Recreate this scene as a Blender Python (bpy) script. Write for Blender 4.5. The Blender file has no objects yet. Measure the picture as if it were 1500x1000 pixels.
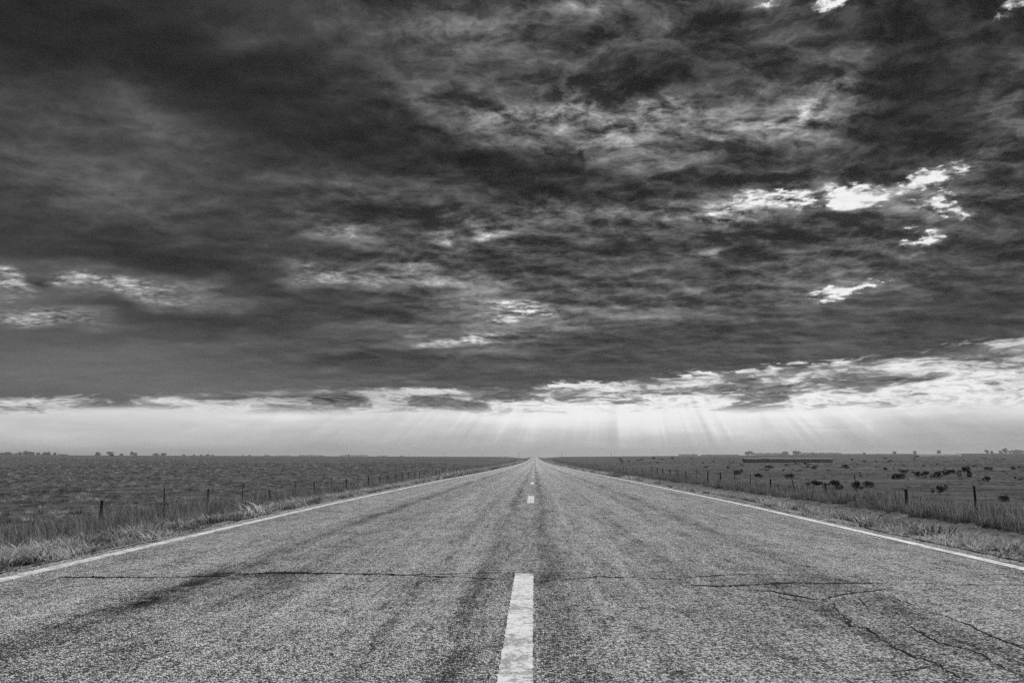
import bpy, bmesh, math, random
import numpy as np
from mathutils import Vector, Matrix

S = bpy.context.scene
R = math.radians

# ------------------------------------------------------------------ camera
F_PX, W_PX, H_PX = 1200.0, 1500.0, 1000.0
CAM_H = 0.84
PITCH = math.atan(169.0 / F_PX)
YAW = math.atan(33.0 / F_PX * math.cos(PITCH))
cam_data = bpy.data.cameras.new('camera')
cam_data.sensor_width = 36.0
cam_data.lens = 36.0 * F_PX / W_PX
cam_data.clip_start = 0.05
cam_data.clip_end = 60000.0
cam = bpy.data.objects.new('camera', cam_data)
S.collection.objects.link(cam)
cam.location = (0, 0, CAM_H)
cam.rotation_euler = (R(90) + PITCH, 0, YAW)
S.camera = cam
CAM_M = cam.rotation_euler.to_matrix()


def view_dir(px, py):
    """World direction seen at a point of the 1500 x 1000 photograph."""
    v = Vector((px - W_PX / 2, H_PX / 2 - py, -F_PX))
    return (CAM_M @ v).normalized()


# ------------------------------------------------------------------ output
S.render.engine = 'CYCLES'
S.view_settings.view_transform = 'Standard'
S.view_settings.look = 'None'
S.view_settings.gamma = 1.0
S.view_settings.use_curve_mapping = False
EXPOSURE = 1.6
S.view_settings.exposure = EXPOSURE
S.cycles.use_denoising = False
S.cycles.max_bounces = 5
S.cycles.diffuse_bounces = 2
S.cycles.glossy_bounces = 2
S.cycles.transmission_bounces = 2
S.cycles.volume_bounces = 0
S.cycles.sample_clamp_indirect = 4.0

SUN_EL, SUN_AZ = R(50), R(38)      # azimuth measured from +Y towards +X


# ------------------------------------------------------------------ node helper
class Nodes:
    """Small expression builder for shader node trees."""
    dim = '3D'

    def __init__(self, tree):
        self.t = tree
        self.l = tree.links

    def new(self, kind, **kw):
        n = self.t.nodes.new(kind)
        for k, v in kw.items():
            setattr(n, k, v)
        return n

    def put(self, socket, v):
        if hasattr(v, 'is_output'):
            self.l.new(v, socket)
        else:
            socket.default_value = v

    def m(self, op, a, b=None, c=None, clamp=False):
        n = self.new('ShaderNodeMath', operation=op, use_clamp=clamp)
        for s, v in zip(n.inputs, (a, b, c)):
            if v is not None:
                self.put(s, v)
        return n.outputs[0]

    def v(self, op, a, b=None, scale=None):
        n = self.new('ShaderNodeVectorMath', operation=op)
        self.put(n.inputs[0], a)
        if b is not None:
            self.put(n.inputs[1], b)
        if scale is not None:
            self.put(n.inputs['Scale'], scale)
        return n.outputs['Value'] if op in ('LENGTH', 'DOT_PRODUCT', 'DISTANCE') else n.outputs[0]

    def sep(self, a):
        n = self.new('ShaderNodeSeparateXYZ')
        self.put(n.inputs[0], a)
        return n.outputs

    def comb(self, x, y, z=0.0):
        n = self.new('ShaderNodeCombineXYZ')
        for s, v in zip(n.inputs, (x, y, z)):
            self.put(s, v)
        return n.outputs[0]

    def rng(self, x, a, b, c=0.0, d=1.0, smooth=True):
        n = self.new('ShaderNodeMapRange', interpolation_type='SMOOTHSTEP' if smooth else 'LINEAR', clamp=not smooth)
        for s, v in zip((0, 1, 2, 3, 4), (x, a, b, c, d)):
            self.put(n.inputs[s], v)
        return n.outputs[0]

    def noise(self, vec, scale=1.0, detail=6.0, rough=0.5, lac=2.0, dist=0.0, color=False, dim=None, w=None):
        dim = dim or self.dim
        n = self.new('ShaderNodeTexNoise', noise_dimensions=dim)
        if vec is not None and dim != '1D':
            self.put(n.inputs['Vector'], vec)
        if w is not None:
            self.put(n.inputs['W'], w)
        for k, v in (('Scale', scale), ('Detail', detail), ('Roughness', rough), ('Lacunarity', lac), ('Distortion', dist)):
            self.put(n.inputs[k], v)
        return n.outputs['Color' if color else 'Fac']

    def ramp(self, x, stops, interp='LINEAR'):
        n = self.new('ShaderNodeValToRGB')
        self.put(n.inputs[0], x)
        cr = n.color_ramp
        cr.interpolation = interp
        while len(cr.elements) > 1:
            cr.elements.remove(cr.elements[-1])
        for i, (p, v) in enumerate(stops):
            e = cr.elements[0] if i == 0 else cr.elements.new(p)
            e.position = p
            e.color = (v, v, v, 1)
        return n.outputs[0]

    def mix(self, f, a, b):
        n = self.new('ShaderNodeMix', data_type='FLOAT')
        self.put(n.inputs[0], f)
        self.put(n.inputs[2], a)
        self.put(n.inputs[3], b)
        return n.outputs[0]

    def mul(self, *a):
        r = a[0]
        for x in a[1:]:
            r = self.m('MULTIPLY', r, x)
        return r

    def add(self, *a):
        r = a[0]
        for x in a[1:]:
            r = self.m('ADD', r, x)
        return r

    def sub(self, a, b):
        return self.m('SUBTRACT', a, b)


# ------------------------------------------------------------------ sky
def sky_xy(px, py):
    d = view_dir(px, py)
    return math.atan2(d.x, d.y) * F_PX, math.asin(d.z) * F_PX


# broad features of the cloud deck: centre, radii, tilt (all in 1/1200 radian), change of tone
CLOUD_FEATURES = [
    # dark banks
    (250, 110, 300, 130, 15, -.05), (560, 212, 330, 70, 10, -.085), (770, 130, 240, 50, 0, -.06),
    (970, 100, 260, 55, -12, -.075), (1340, 130, 150, 190, 0, -.075), (1180, 230, 170, 45, 0, -.05),
    (820, 258, 190, 40, 8, -.08), (870, 375, 180, 42, 0, -.08), (1060, 372, 110, 30, 0, -.06),
    (1450, 350, 150, 190, 0, -.06), (170, 352, 280, 50, 5, -.07), (270, 385, 260, 30, 5, -.075),
    (330, 478, 180, 28, 0, -.07), (100, 487, 150, 16, 0, -.09), (950, 505, 380, 60, -8, -.035),
    (1200, 345, 160, 50, 0, -.04), (545, 305, 140, 24, 0, -.07), (560, 435, 200, 22, 0, -.06),
    (430, 370, 140, 18, 0, -.06), (1330, 470, 250, 40, 0, -.05), (640, 530, 240, 30, 0, -.04),
    (20, 30, 120, 80, 20, -.04), (1080, 50, 120, 40, 0, -.04),
    (0, 0, 330, 130, 0, -.05), (1440, 50, 170, 120, 0, -.05), (700, 225, 260, 40, 6, -.04), (1000, 250, 240, 30, -4, -.05),
    # paler rolls
    (1240, 300, 170, 40, 5, .09), (1120, 305, 150, 30, 0, .07), (1370, 275, 110, 40, 0, .06), (1250, 426, 90, 18, -8, .08),
    (80, 172, 60, 22, 0, .09), (195, 170, 90, 30, 12, .075), (270, 190, 120, 34, 12, .06),
    (100, 235, 230, 80, 5, .06), (130, 285, 160, 70, 0, .055), (350, 66, 70, 28, -15, .075),
    (560, 42, 230, 60, 10, .07), (700, 50, 110, 34, 0, .08), (640, 148, 90, 26, 18, .11),
    (730, 165, 120, 34, 12, .13), (800, 160, 140, 50, 0, .10), (865, 155, 90, 44, 15, .20),
    (990, 157, 55, 24, -15, .20), (1210, 124, 42, 32, 0, .20), (1164, 158, 32, 24, 0, .22),
    (1170, 190, 90, 26, 0, .15), (1050, 185, 190, 50, 5, .10), (900, 215, 240, 50, 6, .08),
    (820, 10, 90, 18, 0, .16), (1000, 20, 160, 40, 0, .06), (1120, 30, 140, 60, 0, .05),
    (1470, 130, 60, 26, -35, .10), (1470, 205, 90, 26, -15, .09), (830, 315, 200, 26, -4, .07),
    (1050, 318, 80, 22, 0, .22), (985, 295, 60, 18, 0, .08), (1022, 366, 26, 9, 60, .16), (1020, 375, 24, 10, 0, .16),
    (662, 344, 50, 12, 0, .20), (735, 338, 34, 12, 0, .20), (585, 385, 84, 12, 4, .18), (662, 372, 44, 11, 0, .14),
    (480, 338, 80, 14, 4, .18), (530, 278, 90, 20, 4, .13), (420, 270, 70, 18, 4, .11), (440, 312, 70, 14, 18, .12),
    (495, 405, 130, 24, 12, .17), (600, 407, 110, 18, 0, .16), (430, 398, 90, 20, 10, .10), (640, 312, 70, 14, 10, .12),
    (715, 320, 60, 12, 14, .13), (770, 456, 46, 9, 2, .24), (740, 466, 110, 26, 0, .07), (690, 440, 110, 24, 8, .12),
    (672, 498, 64, 16, 0, .24), (730, 492, 150, 32, 0, .08), (870, 440, 200, 30, 8, .07), (860, 480, 200, 26, -10, .06),
    (1150, 410, 240, 30, -8, .05), (1180, 470, 160, 20, 0, .05),
    # lit patch low on one side
    (30, 430, 190, 60, 6, .16), (10, 390, 40, 11, 10, .27), (84, 402, 34, 10, 10, .28), (12, 414, 36, 12, 0, .18),
    (62, 406, 34, 16, 20, -.34), (132, 412, 80, 18, 8, .16), (185, 428, 110, 20, 8, .16), (40, 466, 130, 24, 0, .15),
    (290, 432, 110, 20, 5, .12), (210, 455, 150, 16, 5, -.09), (120, 520, 420, 46, 0, .035), (60, 445, 90, 14, 0, -.10),
    (260, 570, 420, 36, 0, .04), (120, 550, 420, 50, 0, .045),
]
# ragged holes where the bright sky behind the deck shows
CLOUD_HOLES = [
    (1232, 0, 40, 14, -18, .85), (1212, 8, 30, 10, 0, .5), (1122, 8, 30, 10, 0, .42), (1483, 8, 30, 12, -15, .55),
    (1246, 294, 52, 20, 8, 1.15), (1225, 278, 30, 16, 0, 1.1), (1170, 292, 50, 13, 0, .85), (1105, 297, 50, 12, 0, .50), (1130, 292, 130, 22, 0, .25),
    (1364, 261, 54, 15, -8, 1.25), (1312, 276, 44, 9, -20, .45), (1371, 301, 30, 14, 8, .95), (1408, 313, 20, 7, 5, .8),
    (1344, 349, 20, 8, -8, .95), (1356, 357, 44, 14, -22, .55), (1333, 331, 14, 5, 10, .75),
    (1254, 423, 42, 10, -12, 1.1), (1225, 428, 60, 10, -3, .5), (1203, 292, 18, 13, 0, -1.3), (770, 457, 40, 6, 4, .7),
]
DECK_EDGE = [(-300, 594), (0, 592), (200, 590), (280, 580), (500, 575), (620, 573), (760, 569), (860, 561), (1000, 552),
             (1090, 544), (1200, 533), (1330, 522), (1380, 507), (1500, 492), (1800, 470)]


def build_sky():
    world = bpy.data.worlds.new('World')
    S.world = world
    world.use_nodes = True
    world.cycles.sampling_method = 'MANUAL'
    world.cycles.sample_map_resolution = 512
    nt = world.node_tree
    nt.nodes.clear()
    N = Nodes(nt)
    N.dim = '2D'                                         # the cloud layer is flat: plane noise is enough
    out = N.new('ShaderNodeOutputWorld')
    bg = N.new('ShaderNodeBackground')
    bg.inputs['Strength'].default_value = 0.1
    nt.links.new(bg.outputs[0], out.inputs[0])
    d = N.new('ShaderNodeTexCoord').outputs['Generated']
    x, y, z = N.sep(d)
    az = N.m('MULTIPLY', N.m('ARCTAN2', x, y), F_PX)
    el = N.m('MULTIPLY', N.m('ARCSINE', z), F_PX)
    P = N.comb(az, el, 1.0)
    # same bearing in front, folding smoothly to zero straight behind so that nothing breaks there
    azm = N.mul(az, N.rng(N.m('ABSOLUTE', az), 1250.0, 3769.0, 1.0, 0.0))
    Pm = N.comb(azm, el, 1.0)
    zz = N.add(N.m('MAXIMUM', z, 0.0), 0.16)
    C = N.comb(N.m('DIVIDE', x, zz), N.m('DIVIDE', y, zz), 0.0)      # the flat cloud layer

    # turbulent displacement of the features, stretched sideways like the layer itself
    wn = N.noise(N.v('MULTIPLY', C, (1.0, 1.3, 1.0)), 2.8, 6.0, 0.52, color=True)
    wv = N.v('SUBTRACT', wn, (.5, .5, .5))
    grow = N.rng(el, 0.0, 330.0, 0.35, 1.0, smooth=False)
    Pw = N.v('ADD', P, N.v('MULTIPLY', wv, N.comb(N.mul(grow, 170.0), N.mul(grow, 80.0), 0.0)))
    wf = N.v('SUBTRACT', N.noise(N.v('MULTIPLY', C, (1.0, 1.0, 1.0)), 9.0, 6.0, 0.66, color=True), (.5, .5, .5))
    Ph = N.v('ADD', P, N.v('MULTIPLY', wf, N.comb(N.mul(grow, 85.0), N.mul(grow, 48.0), 0.0)))

    def features(Pin, feats):
        total = None
        for (px, py, rx, ry, rot, amp) in feats:
            cx, cy = sky_xy(px, py)
            c_, s_ = math.cos(R(-rot)), math.sin(R(-rot))
            kx, ky = 1.334 / rx, 1.334 / ry
            u = N.v('DOT_PRODUCT', Pin, (c_ * kx, s_ * kx, -(c_ * cx + s_ * cy) * kx))
            v = N.v('DOT_PRODUCT', Pin, (-s_ * ky, c_ * ky, (s_ * cx - c_ * cy) * ky))
            r2 = N.m('MULTIPLY_ADD', u, u, N.m('MULTIPLY', v, v))
            total = N.m('MULTIPLY_ADD', N.m('POWER', 0.3679, r2), amp, 0.0 if total is None else total)
        return total

    feat = features(Pw, CLOUD_FEATURES)
    holes = features(Ph, CLOUD_HOLES)

    # tone of the deck by height
    eln = N.m('DIVIDE', el, 1000.0, clamp=True)
    base = N.ramp(eln, [(0.0, .33), (.10, .31), (.16, .30), (.24, .285), (.32, .265), (.40, .25), (.48, .24), (.62, .235), (1.0, .235)], 'B_SPLINE')

    # billow structure: three scales, with relief as if lit from beyond
    Cs = N.v('ADD', N.v('MULTIPLY', C, (1.0, 1.25, 1.0)), N.v('SCALE', wv, scale=0.08))
    n1 = N.noise(Cs, 2.4, 8.0, 0.48)
    n2 = N.noise(N.v('ADD', Cs, (7.3, 2.1, 0)), 7.5, 8.0, 0.52)
    n3 = N.noise(N.v('ADD', Cs, (1.7, 9.2, 0)), 30.0, 5.0, 0.62)
    n1b = N.noise(N.v('ADD', Cs, (0.03, -0.10, 0)), 2.4, 8.0, 0.48)
    n2b = N.noise(N.v('ADD', Cs, (7.31, 2.06, 0)), 7.5, 8.0, 0.52)
    relief = N.add(N.mul(N.sub(n1, n1b), 1.0), N.mul(N.sub(n2, n2b), 0.8))
    # the deck is smooth on one side and broken on the other
    rough = N.rng(N.add(azm, N.mul(N.sub(n1, 0.5), 500.0)), -520.0, 60.0, 0.42, 1.0)
    det = N.add(N.mul(N.sub(n1, .5), .30), N.mul(N.sub(n2, .5), .22, rough), N.mul(N.sub(n3, .5), .20, rough), N.mul(relief, .50, rough))
    # puffs: folded noise gives rounded lumps with dark creases, upper lit side only
    wq = N.v('ADD', N.v('MULTIPLY', Pm, (1 / 118.0, 1 / 74.0, 0.0)), N.v('SCALE', wv, scale=1.2))
    f2 = N.m('ABSOLUTE', N.sub(N.noise(wq, 2.9, 6.0, 0.55), .5))
    cells = N.v('ADD', N.v('MULTIPLY', C, (1.0, 1.2, 1.0)), N.v('ADD', N.v('SCALE', wv, scale=.13), N.v('SCALE', wf, scale=.075)))

    def lumps(shift):
        vo = N.new('ShaderNodeTexVoronoi', feature='F1', voronoi_dimensions='2D')
        N.put(vo.inputs['Vector'], N.v('ADD', cells, shift) if shift else cells)
        vo.inputs['Scale'].default_value = 5.0
        vo.inputs['Detail'].default_value = 3.0
        vo.inputs['Roughness'].default_value = .60
        vo.inputs['Lacunarity'].default_value = 2.6
        return vo.outputs['Distance']
    v0, v1 = lumps(None), lumps((.012, -.055, 0.0))
    puff = N.add(N.mul(N.sub(v0, .52), .30), N.mul(N.sub(v0, v1), .56), N.mul(N.sub(f2, .11), .38))
    puffy = N.mul(N.rng(azm, -420.0, 40.0, .25, 1.0), N.rng(el, 120.0, 330.0, .25, 1.0))
    det = N.add(det, N.mul(puff, puffy, 1.0))
    calm = N.rng(N.add(N.mul(azm, 0.45), N.mul(el, 1.0)), -190.0, 60.0, .30, 1.0)
    det = N.mul(det, calm, N.rng(el, 60.0, 300.0, .55, 1.0))
    # long rolls seen edge on in the middle of the deck
    wr = N.v('ADD', N.v('MULTIPLY', Pm, (1 / 190.0, 1 / 44.0, 0.0)), N.v('SCALE', wv, scale=1.2))
    r1 = N.noise(wr, 1.0, 5.0, .50)
    r1b = N.noise(N.v('ADD', wr, (.05, -.20, 0.0)), 1.0, 5.0, .50)
    rollzone = N.mul(N.rng(azm, -560.0, -200.0, .25, 1.0), N.rng(azm, 560.0, 200.0, .45, 1.0), N.rng(el, 70.0, 170.0), N.rng(el, 480.0, 330.0))
    rolls = N.mul(rollzone, N.add(N.mul(N.sub(r1b, r1), 1.3), N.mul(N.sub(r1, .5), .55)))
    det = N.add(det, rolls)
    T = N.add(base, feat)
    T = N.mul(T, N.m('MAXIMUM', N.add(1.0, N.mul(det, 1.6)), 0.55))
    # crisp mottling where it is already pale
    pale = N.rng(feat, .06, .28)
    T = N.add(T, N.mul(pale, N.sub(n3, .51), 1.0), N.mul(pale, N.sub(n2, .5), .5))
    T = N.m('SQRT', N.add(N.mul(T, T, N.rng(el, 60.0, 420.0, .92, .80)), .0115))
    hgate = N.rng(holes, .04, .35)
    hole = N.rng(N.add(holes, N.mul(N.sub(n2, .5), hgate, 1.8), N.mul(N.sub(n3, .5), hgate, 2.4), N.mul(N.sub(f2, .12), hgate, -3.2)), 0.36, 1.35)
    glow = N.mul(N.m('MINIMUM', N.m('MAXIMUM', holes, 0.0), 1.0), .44, N.rng(n2, .25, .70))
    T = N.mix(hole, N.add(T, glow), N.add(.93, N.mul(N.sub(n3, .5), .25)))

    # clear band under the deck
    xs = [sky_xy(*p) for p in DECK_EDGE]
    lo, hi = xs[0][0], xs[-1][0]
    azn = N.rng(azm, lo, hi, 0.0, 1.0, smooth=False)
    edge = N.mul(N.ramp(azn, [((a - lo) / (hi - lo), b / 250.0) for a, b in xs]), 250.0)
    Bc = N.comb(N.m('DIVIDE', azm, 105.0), N.m('DIVIDE', el, 17.0), 0.0)
    bw = N.v('SUBTRACT', N.noise(Bc, 0.6, 5.0, 0.6, color=True), (.5, .5, .5))
    Bw = N.v('ADD', Bc, N.v('SCALE', bw, scale=1.0))
    b1 = N.noise(Bw, 0.8, 7.0, 0.60)
    b2 = N.noise(N.v('MULTIPLY', Bw, (1.6, 1.0, 1.0)), 3.0, 5.0, 0.65)
    ragged = N.add(N.mul(N.sub(b1, .5), 40.0), N.mul(N.sub(b2, .5), 26.0))
    s = N.sub(el, edge)                                   # height above the lower edge of the deck
    below = N.rng(N.add(s, ragged), N.rng(azm, -450.0, 0.0, 10.0, 5.0), N.rng(azm, -450.0, 0.0, -8.0, -5.0))
    # torn scraps hanging in the band, fading out downwards
    scrapzone = N.mul(N.rng(el, 55.0, 78.0), N.rng(s, 4.0, -6.0))
    rightness = N.rng(azm, -250.0, 250.0, .35, 1.0)
    scrap = N.rng(N.add(b1, N.mul(N.sub(b2, .5), .45), N.rng(s, -55.0, -6.0, -.04, .075)), .46, .62)
    scrap = N.mul(scrap, scrapzone)
    bandL = N.ramp(N.m('DIVIDE', el, 200.0, clamp=True),
                   [(0.0, .56), (.02, .60), (.08, .69), (.15, .755), (.22, .815), (.29, .875), (.36, .92), (.48, .935), (1.0, .94)], 'B_SPLINE')
    bandL = N.add(bandL, N.mul(features(P, [(1120, 600, 420, 60, 0, .09), (820, 608, 200, 40, 0, .07), (1480, 630, 240, 40, 0, -.10),
                                            (1330, 622, 180, 26, 0, -.05), (60, 612, 240, 18, 0, -.05), (640, 630, 300, 40, 0, -.03), (60, 640, 260, 20, 0, .05)]), 1.0))
    # rain shafts and sunbeams fanning out of the breaks
    sx, sy = sky_xy(900, 330)
    ang = N.m('ARCTAN2', N.sub(az, sx), N.sub(sy, el))
    ray = N.noise(None, 9.0, 4.0, 0.6, dim='1D', w=ang)
    raymask = N.mul(N.rng(el, 100.0, 70.0), N.rng(el, 2.0, 30.0), N.add(.30, N.m('POWER', .3679, N.m('POWER', N.m('DIVIDE', N.sub(az, 180.0), 420.0), 2.0))), N.rng(N.noise(N.comb(N.m('DIVIDE', azm, 70.0), 0.0, 4.0), 1.0, 3.0, .6), .35, .62, .15, 1.3))
    bandL = N.add(bandL, N.mul(N.sub(ray, .5), raymask, .27), N.mul(N.rng(b2, .60, .36), scrapzone, -.17), N.mul(N.sub(b1, .5), .14))
    scrapT = N.add(.44, N.mul(N.sub(b2, .5), .7), N.mul(N.sub(b1, .5), -.3))
    leftveil = N.mul(N.rng(azm, -60.0, -420.0), N.rng(el, 74.0, 90.0), .30)
    bandT = N.sub(N.mix(scrap, bandL, scrapT), leftveil)
    T = N.mix(below, T, bandT)
    T = N.m('MINIMUM', T, 0.96)

    # display tone -> scene light, undoing exposure and background strength
    lum = N.mul(N.m('POWER', N.m('MAXIMUM', T, 0.02), 2.2), 1.0 / (0.1 * 2.0 ** EXPOSURE))
    # daylight sky behind the clouds (its luminance only: the photograph is monochrome)
    ns = N.new('ShaderNodeTexSky', sky_type='NISHITA')
    ns.sun_disc = False
    ns.sun_elevation = SUN_EL
    ns.sun_rotation = SUN_AZ
    ns.dust_density = 3.0
    bwn = N.new('ShaderNodeRGBToBW')
    nt.links.new(ns.outputs[0], bwn.inputs[0])
    clear = N.rng(T, .80, .97, 0.0, .5)
    lum = N.mix(clear, lum, N.m('MINIMUM', N.mul(bwn.outputs[0], 1.0), 0.9 / (0.1 * 2.0 ** EXPOSURE)))
    nt.links.new(lum, bg.inputs['Color'])


build_sky()

sun_data = bpy.data.lights.new('sun', 'SUN')
sun_data.energy = 1.5
sun_data.angle = R(11)
sun_data.color = (1.0, 1.0, 1.0)
sun = bpy.data.objects.new('sun', sun_data)
S.collection.objects.link(sun)
sun.location = (40, 60, 80)
sun_dir = Vector((math.sin(SUN_AZ) * math.cos(SUN_EL), math.cos(SUN_AZ) * math.cos(SUN_EL), math.sin(SUN_EL)))
sun.rotation_euler = sun_dir.to_track_quat('Z', 'Y').to_euler()

# ------------------------------------------------------------------ general helpers
rng = np.random.default_rng(7)
random.seed(7)
COL = S.collection


def tag(o, label=None, cat=None, group=None, kind=None):
    for k, v in (('label', label), ('category', cat), ('group', group), ('kind', kind)):
        if v:
            o[k] = v
    return o


def empty(name, loc, rz=0.0):
    o = bpy.data.objects.new(name, None)
    o.empty_display_size = 0.2
    COL.objects.link(o)
    o.location = loc
    o.rotation_euler = (0, 0, rz)
    return o


def mesh_obj(name, me, mats, parent=None, loc=None):
    if not isinstance(mats, (list, tuple)):
        mats = [mats]
    if not me.materials:
        for m in mats:
            me.materials.append(m)
    o = bpy.data.objects.new(name, me)
    COL.objects.link(o)
    if parent:
        o.parent = parent
    if loc is not None:
        o.location = loc
    return o


def make_mesh(name, verts, faces, smooth=False, mat_idx=None):
    me = bpy.data.meshes.new(name)
    me.from_pydata([tuple(map(float, v)) for v in verts], [], [tuple(int(i) for i in f) for f in faces])
    if smooth:
        me.polygons.foreach_set('use_smooth', np.ones(len(me.polygons), dtype=bool))
    if mat_idx is not None:
        me.polygons.foreach_set('material_index', np.asarray(mat_idx, dtype=np.int32))
    me.update()
    return me


def dup(root, loc, rz=0.0, scale=None):
    """A copy of a thing and of its parts (mesh data shared)."""
    def one(o, parent):
        c = o.copy()
        COL.objects.link(c)
        c.parent = parent
        for ch in o.children:
            one(ch, c)
        return c
    r = one(root, None)
    r.location = loc
    r.rotation_euler = (0, 0, rz)
    if scale:
        r.scale = scale
    return r


def material(name, build, rough=0.9, spec=0.2, trans=0.0):
    m = bpy.data.materials.new(name)
    m.use_nodes = True
    nt = m.node_tree
    nt.nodes.clear()
    N = Nodes(nt)
    out = N.new('ShaderNodeOutputMaterial')
    b = N.new('ShaderNodeBsdfPrincipled')
    b.inputs['Roughness'].default_value = rough
    b.inputs['Specular IOR Level'].default_value = spec
    res = build(N, b)
    nt.links.new(res, b.inputs['Base Color'])
    sh = b.outputs[0]
    if trans:
        t = N.new('ShaderNodeBsdfTranslucent')
        nt.links.new(res, t.inputs['Color'])
        mx = N.new('ShaderNodeMixShader')
        mx.inputs[0].default_value = trans
        nt.links.new(sh, mx.inputs[1])
        nt.links.new(t.outputs[0], mx.inputs[2])
        sh = mx.outputs[0]
    nt.links.new(sh, out.inputs[0])
    return m


def bump(N, b, height, strength=0.5, dist=0.02):
    n = N.new('ShaderNodeBump')
    n.inputs['Strength'].default_value = strength
    n.inputs['Distance'].default_value = dist
    N.put(n.inputs['Height'], height)
    N.l.new(n.outputs[0], b.inputs['Normal'])


def pos(N):
    return N.new('ShaderNodeNewGeometry').outputs['Position']


def gauss(N, x, c, w):
    u = N.m('DIVIDE', N.sub(x, c), w)
    return N.m('POWER', 0.3679, N.m('MULTIPLY', u, u))


# ------------------------------------------------------------------ terrain
HORIZON = [(-400, 664.5), (0, 666.2), (300, 667.2), (600, 668.2), (750, 668.8), (783, 669), (830, 668.6), (1000, 667.4),
           (1200, 665.4), (1300, 664.7), (1500, 663.6), (1900, 662.5)]
_hd = [view_dir(*p) for p in HORIZON]
H_AZ = np.array([math.atan2(d.x, d.y) for d in _hd])
H_EL = np.array([math.asin(d.z) for d in _hd])
ROAD_Y = np.array([-400, 0, 15, 30, 45, 75, 124, 220, 350, 500, 750, 1000, 1200])
ROAD_Z = np.array([0, 0, 0, -.07, -.17, -.36, -.57, -.9, -1.15, -1.2, -.65, .1, .84])
RIDGE = 1200.0


def road_z(y):
    y = np.asarray(y, dtype=float)
    # smooth the polyline a little
    acc = 0
    for o in (-.12, -.06, 0, .06, .12):
        acc = acc + np.interp(y + o * np.maximum(y, 10), ROAD_Y, ROAD_Z)
    z = acc / 5.0
    far = CAM_H - 0.004 * (y - RIDGE)
    t = np.clip((y - RIDGE * .82) / (RIDGE * .18), 0, 1)
    return np.where(y > RIDGE, far, z * (1 - t) + t * np.interp(y, ROAD_Y, ROAD_Z))


def smooth(a, b, x):
    t = np.clip((x - a) / (b - a), 0, 1)
    return t * t * (3 - 2 * t)


def vnoise(x, y, seed=0):
    """Random value noise, about -1 .. 1, without any repeat."""
    def lattice(i, j):
        h = (i.astype(np.int64) * 374761393 + j.astype(np.int64) * 668265263 + seed * 974711) & 0xffffffff
        h = ((h ^ (h >> 13)) * 1274126177) & 0xffffffff
        return ((h ^ (h >> 16)) & 0xffff) / 32767.5 - 1.0
    tot, amp = 0, 1.0
    for o in range(3):
        i, j = np.floor(x), np.floor(y)
        u, v = x - i, y - j
        u, v = u * u * (3 - 2 * u), v * v * (3 - 2 * v)
        tot = tot + amp * ((lattice(i, j) * (1 - u) + lattice(i + 1, j) * u) * (1 - v) + (lattice(i, j + 1) * (1 - u) + lattice(i + 1, j + 1) * u) * v)
        x, y, amp = x * 2.1 + 17.3, y * 2.1 + 5.1, amp * .55
    return tot


def wob(x, y):
    return (np.sin(x * .31 + y * .17) + np.sin(x * .13 - y * .23 + 1.3) + .6 * np.sin(x * .71 + y * .53 + .4)
            + .5 * np.sin(x * 1.3 - y * .9 + 2.0)) / 3.1


SIDE_A = np.array([0, 3.98, 4.02, 4.6, 6, 8, 10, 13, 16])
SIDE_R = np.array([-.10, -.10, -.05, -.09, -.40, -.85, -1.12, -1.12, -1.15])
SIDE_L = np.array([-.10, -.10, -.05, -.09, -.42, -.95, -1.35, -1.58, -1.66])


def elev(x, y):
    x = np.asarray(x, dtype=float)
    y = np.asarray(y, dtype=float)
    a = np.abs(x)
    r = np.hypot(x, y)
    az = np.arctan2(x, np.maximum(y, 1e-3))
    ridge_el = np.interp(az, H_AZ, H_EL)
    near = np.where(x > 0, -1.3, -1.72) + .10 * wob(x, y) + .22 * wob(x * .13, y * .13)
    t = smooth(150, RIDGE, r)
    field = near * (1 - t) + t * (CAM_H + ridge_el * RIDGE)
    far = CAM_H + ridge_el * r - .004 * (r - RIDGE)
    field = np.where(r > RIDGE, far, field)
    rz = road_z(y)
    side = rz + np.where(x > 0, np.interp(a, SIDE_A, SIDE_R), np.interp(a, SIDE_A, SIDE_L)) + .05 * wob(x * 2, y) * smooth(5, 8, a)
    k = smooth(15, 42, a)
    return side * (1 - k) + field * k


def ground_at(px, py, lift=0.0):
    """Where the sight line through a point of the photograph meets the terrain."""
    d = np.array(view_dir(px, py))
    t = np.concatenate([np.linspace(2, 60, 1200), np.geomspace(60.05, 4000, 9000)])
    p = np.array([0, 0, CAM_H]) + t[:, None] * d
    below = p[:, 2] < elev(p[:, 0], p[:, 1]) + lift
    i = int(np.argmax(below)) if below.any() else len(t) - 1
    x, y = p[i, 0], p[i, 1]
    return Vector((x, y, float(elev(x, y))))


def flat_at(px, py):
    d = view_dir(px, py)
    t = -CAM_H / d.z
    return d.x * t, d.y * t


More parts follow.
